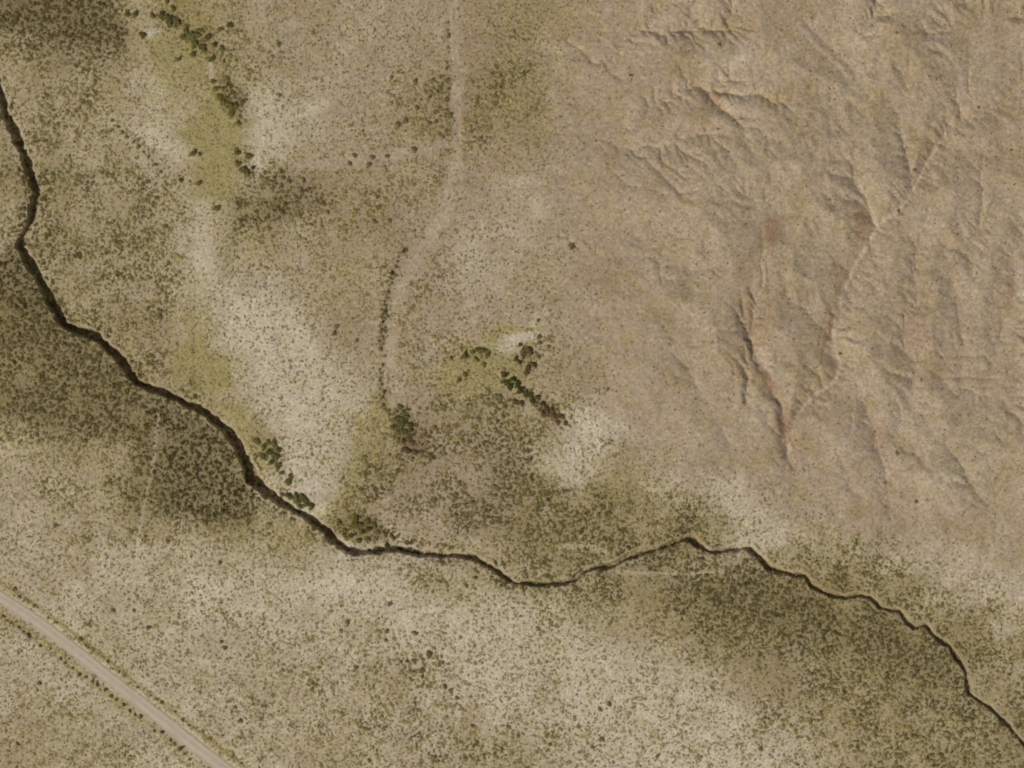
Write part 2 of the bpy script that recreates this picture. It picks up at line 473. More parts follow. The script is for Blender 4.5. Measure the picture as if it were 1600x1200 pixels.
def runoff_relief():
    """lets water cut the hills: steepest-descent drainage over a coarse grid, many short steps of incision"""
    st = 3.0
    us = np.arange(800, 1740, st)
    vs = np.arange(-140, 1010, st)
    X, Y = np.meshgrid(us, vs)
    h, w = X.shape
    hill = survey(HILL, X + 34 * fbm(X, Y, 70, 4, 1), Y + 34 * fbm(X, Y, 70, 4, 5))
    guide = np.full(X.shape, 1e9)
    for pts in [d[0] for d in DRAWS] + [[p[:2] for p in WASH], [p[:2] for p in WASH2]]:
        q = spline(pts, 4)
        for p in q:
            guide = np.minimum(guide, np.hypot(X - p[0], Y - p[1]))
    up = 0.35 * (X - 800) + 0.65 * (760 - Y)
    z = 0.012 * up + 0.05 * np.minimum(guide, 90) + 2.4 * fbm(X, Y, 150, 4, 3) + 0.9 * fbm(X, Y, 28, 3, 8) + 0.25 * LAT[3][:1, :1] * rng.random(X.shape)
    foot = np.interp(us, [800, 900, 1000, 1150, 1250, 1600, 1740], [430, 600, 690, 755, 840, 905, 940])[None, :] + 25 * fbm(X, Y, 90, 3, 2)
    env = sstep(830, 1140, X + 60 * fbm(X, Y, 140, 3, 9)) * sstep(-15, 230, foot - Y)
    z = z * (0.04 + 0.96 * env)
    base = (hill < 0.06)
    base[:, 0] = True
    base[-1, :] = True
    # fill hollows so that every drop can leave
    import heapq
    fz = z.copy()
    seen = base.copy()
    heap = [(fz[y, x], y, x) for y, x in zip(*np.nonzero(base))]
    heapq.heapify(heap)
    nb = [(-1, -1), (-1, 0), (-1, 1), (0, -1), (0, 1), (1, -1), (1, 0), (1, 1)]
    while heap:
        c, y, x = heapq.heappop(heap)
        for dy, dx in nb:
            yy, xx = y + dy, x + dx
            if 0 <= yy < h and 0 <= xx < w and not seen[yy, xx]:
                seen[yy, xx] = True
                if fz[yy, xx] < c + 0.004:
                    fz[yy, xx] = c + 0.004
                heapq.heappush(heap, (fz[yy, xx], yy, xx))
    z = fz
    n = h * w
    ids = np.arange(n).reshape(h, w)
    basef = base.ravel()
    for it in range(26):
        best = np.zeros((h, w))
        rec = ids.copy()
        for dy, dx in nb:
            L = math.hypot(dy, dx)
            sl = np.full((h, w), -1.0)
            ys, yd = slice(max(0, -dy), h - max(0, dy)), slice(max(0, dy), h - max(0, -dy))
            xs, xd = slice(max(0, -dx), w - max(0, dx)), slice(max(0, dx), w - max(0, -dx))
            sl[ys, xs] = (z[ys, xs] - z[yd, xd]) / L
            m = sl > best
            best[m] = sl[m]
            t = np.zeros((h, w), dtype=np.int64)
            t[ys, xs] = ids[yd, xd]
            rec[m] = t[m]
        rf = rec.ravel()
        order = np.argsort(-z.ravel(), kind='stable').tolist()
        rl = rf.tolist()
        A = [1.0] * n
        for k in order:
            r = rl[k]
            if r != k:
                A[r] += A[k]
        Aa = np.array(A)
        f = (0.055 * np.minimum(Aa, 4000) ** 0.5 * (0.25 + 0.75 * env.ravel())).tolist()
        zl = z.ravel().tolist()
        bl = basef.tolist()
        for k in reversed(order):
            if not bl[k]:
                r = rl[k]
                if r != k:
                    zl[k] = (zl[k] + f[k] * zl[r]) / (1 + f[k])
        z = np.array(zl).reshape(h, w)
        p = np.pad(z, 1, mode='edge')
        z = np.where(base, z, z + 0.10 * (0.25 * (p[:-2, 1:-1] + p[2:, 1:-1] + p[1:-1, :-2] + p[1:-1, 2:]) - z))
        z = np.where(base, z, z + 0.05 * env)
    return us, vs, z, np.log(Aa.reshape(h, w))


RUS, RVS, RZ, RA = runoff_relief()


def coarse(F, u, v):
    x = np.clip((u - RUS[0]) / (RUS[1] - RUS[0]), 0, len(RUS) - 1.001)
    y = np.clip((v - RVS[0]) / (RVS[1] - RVS[0]), 0, len(RVS) - 1.001)
    xi, yi = x.astype(int), y.astype(int)
    fx, fy = x - xi, y - yi
    return (F[yi, xi] * (1 - fx) + F[yi, xi + 1] * fx) * (1 - fy) + (F[yi + 1, xi] * (1 - fx) + F[yi + 1, xi + 1] * fx) * fy


eu = UU + 4.0 * fbm(UU, VV, 22, 2, 3)
ev = VV + 4.0 * fbm(UU, VV, 22, 2, 8)
rel = coarse(RZ, eu, ev)
flow = coarse(RA, eu, ev)
hm = sstep(0.02, 0.35, f_hill)
Z += hm * (RELIEF * rel + 0.22 * fbm(UU, VV, 26, 3, 3) + 0.12 * fbm(UU, VV, 9, 2, 2) + 0.10 * wisp + (0.25 + 0.50 * side) * wisp2)

cut = np.zeros((NV, NU), dtype=np.float32)
for pts, half, dep in DRAWS:
    D, _, _ = poly_dist([(a, b, 0) for a, b in pts], half * 3.2, 4)
    dd = D + 3.0 * w2u
    k = 0.40 * dep * (0.75 + 0.7 * w3u) * np.clip(1 - (dd + 4 * w3v) / (half * 1.7), 0, 1) ** 1.7
    q = spline(pts, 3)
    e0 = np.hypot(UU - q[0, 0], VV - q[0, 1])
    k *= sstep(0, 45, e0)
    cut = np.maximum(cut, k)
dW, wW, _ = poly_dist(WASH, 60)
dW2, wW2, _ = poly_dist(WASH2, 60)
dWm = np.minimum(dW + w2u * 1.5, dW2 + w2u * 1.5)
wWm = np.where(dW < dW2, wW, wW2)
wash_fade = sstep(60, 260, VV)
cut = np.maximum(cut, wash_fade * 0.9 * (0.85 + 0.6 * w3u) * np.clip(1 - np.maximum(dWm - wWm + 5 * w3v, 0) / 34.0, 0, 1) ** 1.8)
Z -= cut * near

# the arroyo: a steep-walled trench
dA, wA, sA = poly_dist(ARROYO, 60, 1)
eA = dA - wA * 0.72 - 0.7 + 2.6 * fbm(UU, VV, 17, 3, 5) + 3.4 * fbm(UU, VV, 10, 2, 9) * np.clip(wA / 6, 0.5, 1)
depth = np.clip(wA * 0.74, 2.5, 6.0) * near
wall = sstep(1.3, -1.5, eA)
Z -= wall * depth
Z -= 0.5 * sstep(26, 0, eA) * np.minimum(1, wA / 6)          # banks sag a little towards the trench
Z += wall * 0.35 * fbm(UU, VV, 7, 2, 2)

# road bed and faint track
dR, wR, _ = poly_dist(ROAD, 70)
roadm = sstep(4, -3, dR - wR)
Z = Z * (1 - 0.9 * sstep(30, 0, dR - wR)) - 0.10 * roadm
Z += 0.16 * np.exp(-((dR - wR - 7) / 3.5) ** 2) - 0.12 * np.exp(-((dR - wR - 13) / 4) ** 2)
dT, wT, _ = poly_dist(TRACK, 60)
dS, wS, _ = poly_dist(SPUR, 60)
trackm = np.maximum(0.85 * sstep(8, -8, dT - 0.72 * wT + 9 * w2u + 9 * w3u), 0.8 * sstep(7, -7, dS - wS + 7 * w2v))
ruts = np.exp(-((dT - 4.2) / 1.9) ** 2) * sstep(9, -4, dT - wT) * np.clip(0.75 + 1.2 * w3u, 0, 1)
Z -= 0.14 * trackm + 0.10 * ruts
trail = np.zeros((NV, NU), dtype=np.float32)
for pts, half in TRAILS:
    D, _, _ = poly_dist([(a, b, 0) for a, b in pts], 30, 4)
    trail = np.maximum(trail, 0.7 * sstep(half * 2.8, 0, D + 1.6 * w2u + 1.2 * w3u))
Z -= 0.12 * trail

# ---------------------------------------------------------------- what the soil is made of
p_pale = patches(PATCH_PALE)
p_herb = patches(PATCH_HERB)
p_red = patches(PATCH_RED)
bank = sstep(3.0, 7.0, wA) * sstep(5.0, 0.8, eA + 2 * w2u) * (eA > -0.5) * np.where(sA > 0, 1.0, 0.35)  # bare rim soil; sunlit brightness of the north-east lip painted in as paleness
m_pale = np.clip(f_pale + q_pale + hw * (0.06 * wisp + 0.08 * wisp2 - 0.03 + 0.16 * sstep(3.5, 6.5, flow)) + 0.18 * w1u + 0.16 * w3u + 0.12 * w2u + p_pale * (0.75 + 0.5 * w2v), 0, 1)
m_herb = np.clip(f_herb + 0.20 * w1v + 0.18 * w3v + 0.14 * w2v + 0.6 * p_herb + q_herb, 0, 1) * (1 - 0.85 * np.clip(p_pale * 1.6, 0, 1))
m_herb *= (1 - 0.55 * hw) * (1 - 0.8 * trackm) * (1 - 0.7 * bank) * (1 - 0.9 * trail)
verge = np.exp(-((dR - wR - 9) / 6.5) ** 2)
m_herb = np.clip(m_herb + 0.50 * verge * (1 - roadm), 0, 1)
m_herb *= 1 - roadm
m_herb *= 1 - 0.6 * np.exp(-(((UU - 690) / 130) ** 2 + ((VV - 760) / 120) ** 2))
m_red = np.clip(p_red + 0.14 * hw * np.clip(w1u + 0.3, 0, 1) + 0.35 * sstep(0.2, 0.8, cut) * hw * np.clip(0.5 + w1v, 0, 1), 0, 1)
m_pink = np.clip(0.9 * trackm + 0.9 * np.exp(-(((UU - 690) / 130) ** 2 + ((VV - 760) / 130) ** 2)) + 0.80 * hw * (1 + 1.1 * w3u) + 0.50 * np.exp(-(((UU - 620) / 240) ** 2 + ((VV - 200) / 260) ** 2))
                 + 0.6 * np.exp(-(((UU - 680) / 90) ** 2 + ((VV - 470) / 140) ** 2)), 0, 1)
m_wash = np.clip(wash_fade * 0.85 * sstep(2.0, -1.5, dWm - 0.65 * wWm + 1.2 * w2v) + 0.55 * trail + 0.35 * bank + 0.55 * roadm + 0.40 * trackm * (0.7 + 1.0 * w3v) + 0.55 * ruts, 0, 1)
m_litter = np.clip((f_shrub - 0.45) * 1.35 + 0.25 * w2u + 0.16 * w3v + 1.0 * q_dark, 0, 1) * (1 - trackm) * (1 - trail) * (1 - roadm)


def sample(F, u, v):
    x = np.interp(u, US, np.arange(NU))
    y = np.interp(v, VS, np.arange(NV))
    xi = np.clip(x.astype(int), 0, NU - 2)
    yi = np.clip(y.astype(int), 0, NV - 2)
    fx, fy = x - xi, y - yi
    return ((F[yi, xi] * (1 - fx) + F[yi, xi + 1] * fx) * (1 - fy) + (F[yi + 1, xi] * (1 - fx) + F[yi + 1, xi + 1] * fx) * fy)


# ---------------------------------------------------------------- materials
def lin(r, g, b):
    f = lambda c: (c / 255 / 12.92) if c <= 10 else ((c / 255 + 0.055) / 1.055) ** 2.4
    return (f(r), f(g), f(b), 1)


class Nodes:
    def __init__(self, name, rough=0.95):
        self.m = bpy.data.materials.new(name)
        self.m.use_nodes = True
        self.t = self.m.node_tree
        self.b = self.t.nodes["Principled BSDF"]
        self.b.inputs["Roughness"].default_value = rough
        self.b.inputs["Specular IOR Level"].default_value = 0.12

    def new(self, kind, **kw):
        n = self.t.nodes.new(kind)
        for k, v in kw.items():
            setattr(n, k, v)
        return n

    def link(self, a, b):
        self.t.links.new(a, b)

    def noise(self, vec, scale, detail=3, rough=0.55):
        n = self.new("ShaderNodeTexNoise")
        n.inputs["Scale"].default_value = scale
        n.inputs["Detail"].default_value = detail
        n.inputs["Roughness"].default_value = rough
        if vec is not None:
            self.link(vec, n.inputs["Vector"])
        return n.outputs["Fac"]

    def ramp(self, fac, lo, hi, a=0.0, b=1.0):
        n = self.new("ShaderNodeMapRange")
        n.inputs[1].default_value = lo
        n.inputs[2].default_value = hi
        n.inputs[3].default_value = a
        n.inputs[4].default_value = b
        self.link(fac, n.inputs[0])
        return n.outputs[0]

    def math(self, op, a, b=None):
        n = self.new("ShaderNodeMath", operation=op)
        for i, x in enumerate((a, b)):
            if x is None:
                continue
            if isinstance(x, (int, float)):
                n.inputs[i].default_value = x
            else:
                self.link(x, n.inputs[i])
        return n.outputs[0]

    def mix(self, fac, a, b, mode='MIX'):
        n = self.new("ShaderNodeMix", data_type='RGBA', blend_type=mode)
        if isinstance(fac, (int, float)):
            n.inputs[0].default_value = fac
        else:
            self.link(fac, n.inputs[0])
        for i, x in ((6, a), (7, b)):
            if isinstance(x, tuple):
                n.inputs[i].default_value = x
            else:
                self.link(x, n.inputs[i])
        return n.outputs[2]


def soil_material():
    k = Nodes("desert_soil", 0.97)
    co = k.new("ShaderNodeTexCoord").outputs["Object"]
    a1 = k.new("ShaderNodeAttribute", attribute_name="cover")
    a2 = k.new("ShaderNodeAttribute", attribute_name="soil")
    s1 = k.new("ShaderNodeSeparateColor")
    s2 = k.new("ShaderNodeSeparateColor")
    k.link(a1.outputs["Color"], s1.inputs[0])
    k.link(a2.outputs["Color"], s2.inputs[0])
    pale, herb, red = s1.outputs
    pink, wash, litter = s2.outputs
    big = k.noise(co, 0.035, 5, 0.6)
    mid = k.noise(co, 0.22, 4, 0.6)
    fine = k.noise(co, 0.75, 3, 0.7)
    grit = k.noise(co, 2.6, 2, 0.6)
    c = k.mix(k.math('POWER', k.ramp(pale, 0.36, 1.0), 1.15), lin(152, 132, 99), lin(195, 182, 156))
    c = k.mix(k.math('MULTIPLY', pink, 0.55), c, lin(167, 147, 124))
    mott = k.noise(co, 0.16, 4, 0.6)
    c = k.mix(k.math('MULTIPLY', k.ramp(mott, 0.5, 0.68, 0.0, 0.5), k.ramp(pale, 0.5, 1.0, 1.0, 0.45)), c, lin(160, 145, 104))
    c = k.mix(k.ramp(mott, 0.5, 0.32, 0.0, 0.45), c, lin(166, 148, 130))
    # patchy dry grass and herbs
    hf = k.math('MULTIPLY', k.ramp(herb, 0.12, 0.85), k.ramp(mid, 0.25, 0.72, 0.45, 1.25))
    hc = k.mix(k.ramp(fine, 0.3, 0.7), lin(144, 130, 82), lin(172, 158, 111))
    c = k.mix(k.ramp(hf, 0.0, 1.0, 0.0, 0.85), c, hc)
    gf = k.math('MULTIPLY', k.ramp(herb, 0.62, 1.0), k.ramp(fine, 0.35, 0.65, 0.15, 0.8))
    c = k.mix(k.math('MULTIPLY', gf, 0.85), c, lin(149, 136, 77))
    # dead leaves and crust between dense shrubs
    lf = k.math('MULTIPLY', litter, k.ramp(fine, 0.30, 0.66, 0.15, 0.85))
    c = k.mix(lf, c, lin(108, 95, 58))
    c = k.mix(k.math('MULTIPLY', red, k.ramp(mid, 0.2, 0.7, 0.45, 0.95)), c, lin(136, 106, 80))
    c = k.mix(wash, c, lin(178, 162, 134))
    v = k.math('MULTIPLY', k.ramp(big, 0.3, 0.7, 0.93, 1.06),
               k.math('MULTIPLY', k.ramp(mid, 0.25, 0.75, 0.9, 1.1),
                      k.math('MULTIPLY', k.ramp(fine, 0.32, 0.68, 0.72, 1.28), k.ramp(grit, 0.34, 0.66, 0.82, 1.18))))
    vm = k.new("ShaderNodeVectorMath", operation='SCALE')
    k.link(c, vm.inputs[0])
    k.link(v, vm.inputs["Scale"])
    k.link(vm.outputs[0], k.b.inputs["Base Color"])
    bp = k.new("ShaderNodeBump")
    bp.inputs["Strength"].default_value = 0.6
    bp.inputs["Distance"].default_value = 0.25
    k.link(k.math('ADD', k.math('MULTIPLY', fine, 0.9), k.math('MULTIPLY', grit, 0.35)), bp.inputs["Height"])
    k.link(bp.outputs[0], k.b.inputs["Normal"])
    return k.m


def leaf_material(name, a, b, attr=None):
    k = Nodes(name, 0.85)
    co = k.new("ShaderNodeTexCoord").outputs["Object"]
    n = k.noise(co, 3.0, 2)
    c = k.mix(k.ramp(n, 0.3, 0.7), lin(*a), lin(*b))
    if attr:
        at = k.new("ShaderNodeAttribute", attribute_name=attr)
        c = k.mix(1.0, c, at.outputs["Color"], 'MULTIPLY')
    else:
        oi = k.new("ShaderNodeObjectInfo")
        vm = k.new("ShaderNodeVectorMath", operation='SCALE')
        k.link(c, vm.inputs[0])
        k.link(k.ramp(oi.outputs["Random"], 0, 1, 0.8, 1.25), vm.inputs["Scale"])
        c = vm.outputs[0]
    k.link(c, k.b.inputs["Base Color"])
    return k.m


def plain_material(name, a, b, scale):
    k = Nodes(name, 0.95)
    co = k.new("ShaderNodeTexCoord").outputs["Object"]
    k.link(k.mix(k.ramp(k.noise(co, scale, 4), 0.3, 0.7), lin(*a), lin(*b)), k.b.inputs["Base Color"])
    return k.m


SOIL = soil_material()

# ---------------------------------------------------------------- ground meshes, cut along their borders
zone = np.zeros((NV - 1, NU - 1), dtype=np.int8)


def face_mean(F):
    return 0.25 * (F[:-1, :-1] + F[1:, :-1] + F[:-1, 1:] + F[1:, 1:])


inview = face_mean(near) > 0.8
zone[(face_mean(f_hill) > 0.45)] = 1
zone[(face_mean(trackm) > 0.45) & inview] = 2
zone[(face_mean(wash_fade * (dWm < wWm + 1.5)) > 0.5) & inview] = 3
zone[(face_mean(wall) > 0.06) & inview] = 4

XY = np.stack([(UU - 800) * S, (600 - VV) * S, Z], axis=-1).reshape(-1, 3)
COVER = np.stack([m_pale, m_herb, m_red, np.ones_like(m_pale)], axis=-1).reshape(-1, 4).astype(np.float32)
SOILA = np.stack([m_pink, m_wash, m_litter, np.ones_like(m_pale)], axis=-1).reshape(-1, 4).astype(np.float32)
IDX = np.arange(NU * NV).reshape(NV, NU)


def tag(o, label=None, cat=None, group=None, kind=None):
    if label:
        o["label"] = label
    if cat:
        o["category"] = cat
    if group:
        o["group"] = group
    if kind:
        o["kind"] = kind
    return o


def mesh_from(name, verts, quads, mat, attrs=None):
    """fast mesh from arrays; faces all of one size"""
    me = bpy.data.meshes.new(name)
    n, fs = quads.shape
    me.vertices.add(len(verts))
    me.vertices.foreach_set("co", np.ascontiguousarray(verts, dtype=np.float32).ravel())
    me.loops.add(n * fs)
    me.loops.foreach_set("vertex_index", np.ascontiguousarray(quads, dtype=np.int32).ravel())
    me.polygons.add(n)
    me.polygons.foreach_set("loop_start", np.arange(0, n * fs, fs, dtype=np.int32))
    me.update(calc_edges=True)
    for an, data in (attrs or {}).items():
        at = me.attributes.new(an, 'FLOAT_COLOR', 'POINT')
        at.data.foreach_set("color", np.ascontiguousarray(data, dtype=np.float32).ravel())
    me.polygons.foreach_set("use_smooth", np.zeros(n, dtype=bool))
    me.materials.append(mat)
    return me


def add(name, me, parent=None):
    o = bpy.data.objects.new(name, me)
    scene.collection.objects.link(o)
    if parent:
        o.parent = parent
    return o


allq = np.stack([IDX[:-1, :-1], IDX[1:, :-1], IDX[1:, 1:], IDX[:-1, 1:]], axis=-1)
for z, name, label in ((0, "ground", "pale dry flats scattered with low scrub on both sides of the gully"),
                       (1, "hills", "bare tan eroded hills with rills filling the upper right"),
                       (2, "dirt_track", "faint pinkish two-rut track curving down from the top edge"),
                       (3, "sandy_wash", "thin pale sandy wash winding down through the tan hills"),
                       (4, "gully", "dark steep-sided gully winding from the left edge to the lower right")):
    q = allq[zone == z]
    used = np.unique(q)
    remap = np.zeros(NU * NV, dtype=np.int32)
    remap[used] = np.arange(len(used))
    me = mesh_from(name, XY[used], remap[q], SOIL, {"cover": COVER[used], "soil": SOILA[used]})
    tag(add(name, me), label, kind="structure")

# the graded dirt road: its own sheet just above its bed, with ragged edges, a crown and wheel lines
rq = spline(ROAD, 60)
seg = np.diff(rq[:, :2], axis=0)
nrm = np.stack([-seg[:, 1], seg[:, 0]], axis=1)
nrm /= np.linalg.norm(nrm, axis=1)[:, None]
nrm = np.vstack([nrm, nrm[-1]])
ACR = 17
rv, cols1, cols2 = [], [], []
for j in range(ACR):
    t = -1 + 2 * j / (ACR - 1)
    wid = rq[:, 2] + (2.2 * fbm(rq[:, 0] * 1.0, rq[:, 1] * 1.0, 9, 3, 3 + (j > 8)) if abs(t) > 0.8 else 0)
    u = rq[:, 0] + nrm[:, 0] * t * wid
    v = rq[:, 1] + nrm[:, 1] * t * wid
    zz = sample(Z, u, v) + 0.05 + 0.12 * (1 - t * t) - 0.05 * math.exp(-((abs(t) - 0.4) / 0.12) ** 2) - (0.06 if abs(t) > 0.95 else 0)
    rv.append(np.stack([(u - 800) * S, (600 - v) * S, zz], axis=1))
rv = np.stack(rv, axis=1)
n0 = len(rq)
ri = np.arange(n0 * ACR).reshape(n0, ACR)
rquads = np.stack([ri[:-1, :-1], ri[:-1, 1:], ri[1:, 1:], ri[1:, :-1]], axis=-1).reshape(-1, 4)


def road_material():
    k = Nodes("graded_dirt", 0.95)
    co = k.new("ShaderNodeTexCoord").outputs["Object"]
    at = k.new("ShaderNodeAttribute", attribute_name="across")
    sp = k.new("ShaderNodeSeparateColor")
    k.link(at.outputs["Color"], sp.inputs[0])
    wheel, edge, _ = sp.outputs
    c = k.mix(k.ramp(k.noise(co, 0.3, 5, 0.65), 0.3, 0.7), lin(172, 156, 135), lin(187, 172, 150))
    c = k.mix(k.math('MULTIPLY', wheel, k.ramp(k.noise(co, 0.08, 3), 0.35, 0.65, 0.2, 0.8)), c, lin(194, 180, 160))
    c = k.mix(k.math('MULTIPLY', edge, k.ramp(k.noise(co, 0.5, 4, 0.65), 0.35, 0.6, 0.1, 1.0)), c, lin(150, 135, 96))
    c = k.mix(k.ramp(k.noise(co, 1.6, 3, 0.6), 0.55, 0.75, 0.0, 0.35), c, lin(138, 121, 98))
    k.link(c, k.b.inputs["Base Color"])
    return k.m


ROADM = road_material()
tt = np.abs(np.linspace(-1, 1, ACR))
across = np.stack([np.exp(-((tt - 0.42) / 0.17) ** 2), sstep(0.6, 1.0, tt), tt, np.ones(ACR)], axis=1)
across = np.tile(across[None], (n0, 1, 1)).reshape(-1, 4)
road_o = add("dirt_road", mesh_from("dirt_road", rv.reshape(-1, 3), rquads, ROADM, {"across": across}))
tag(road_o, "straight pale graded dirt road crossing the lower left corner", kind="structure")

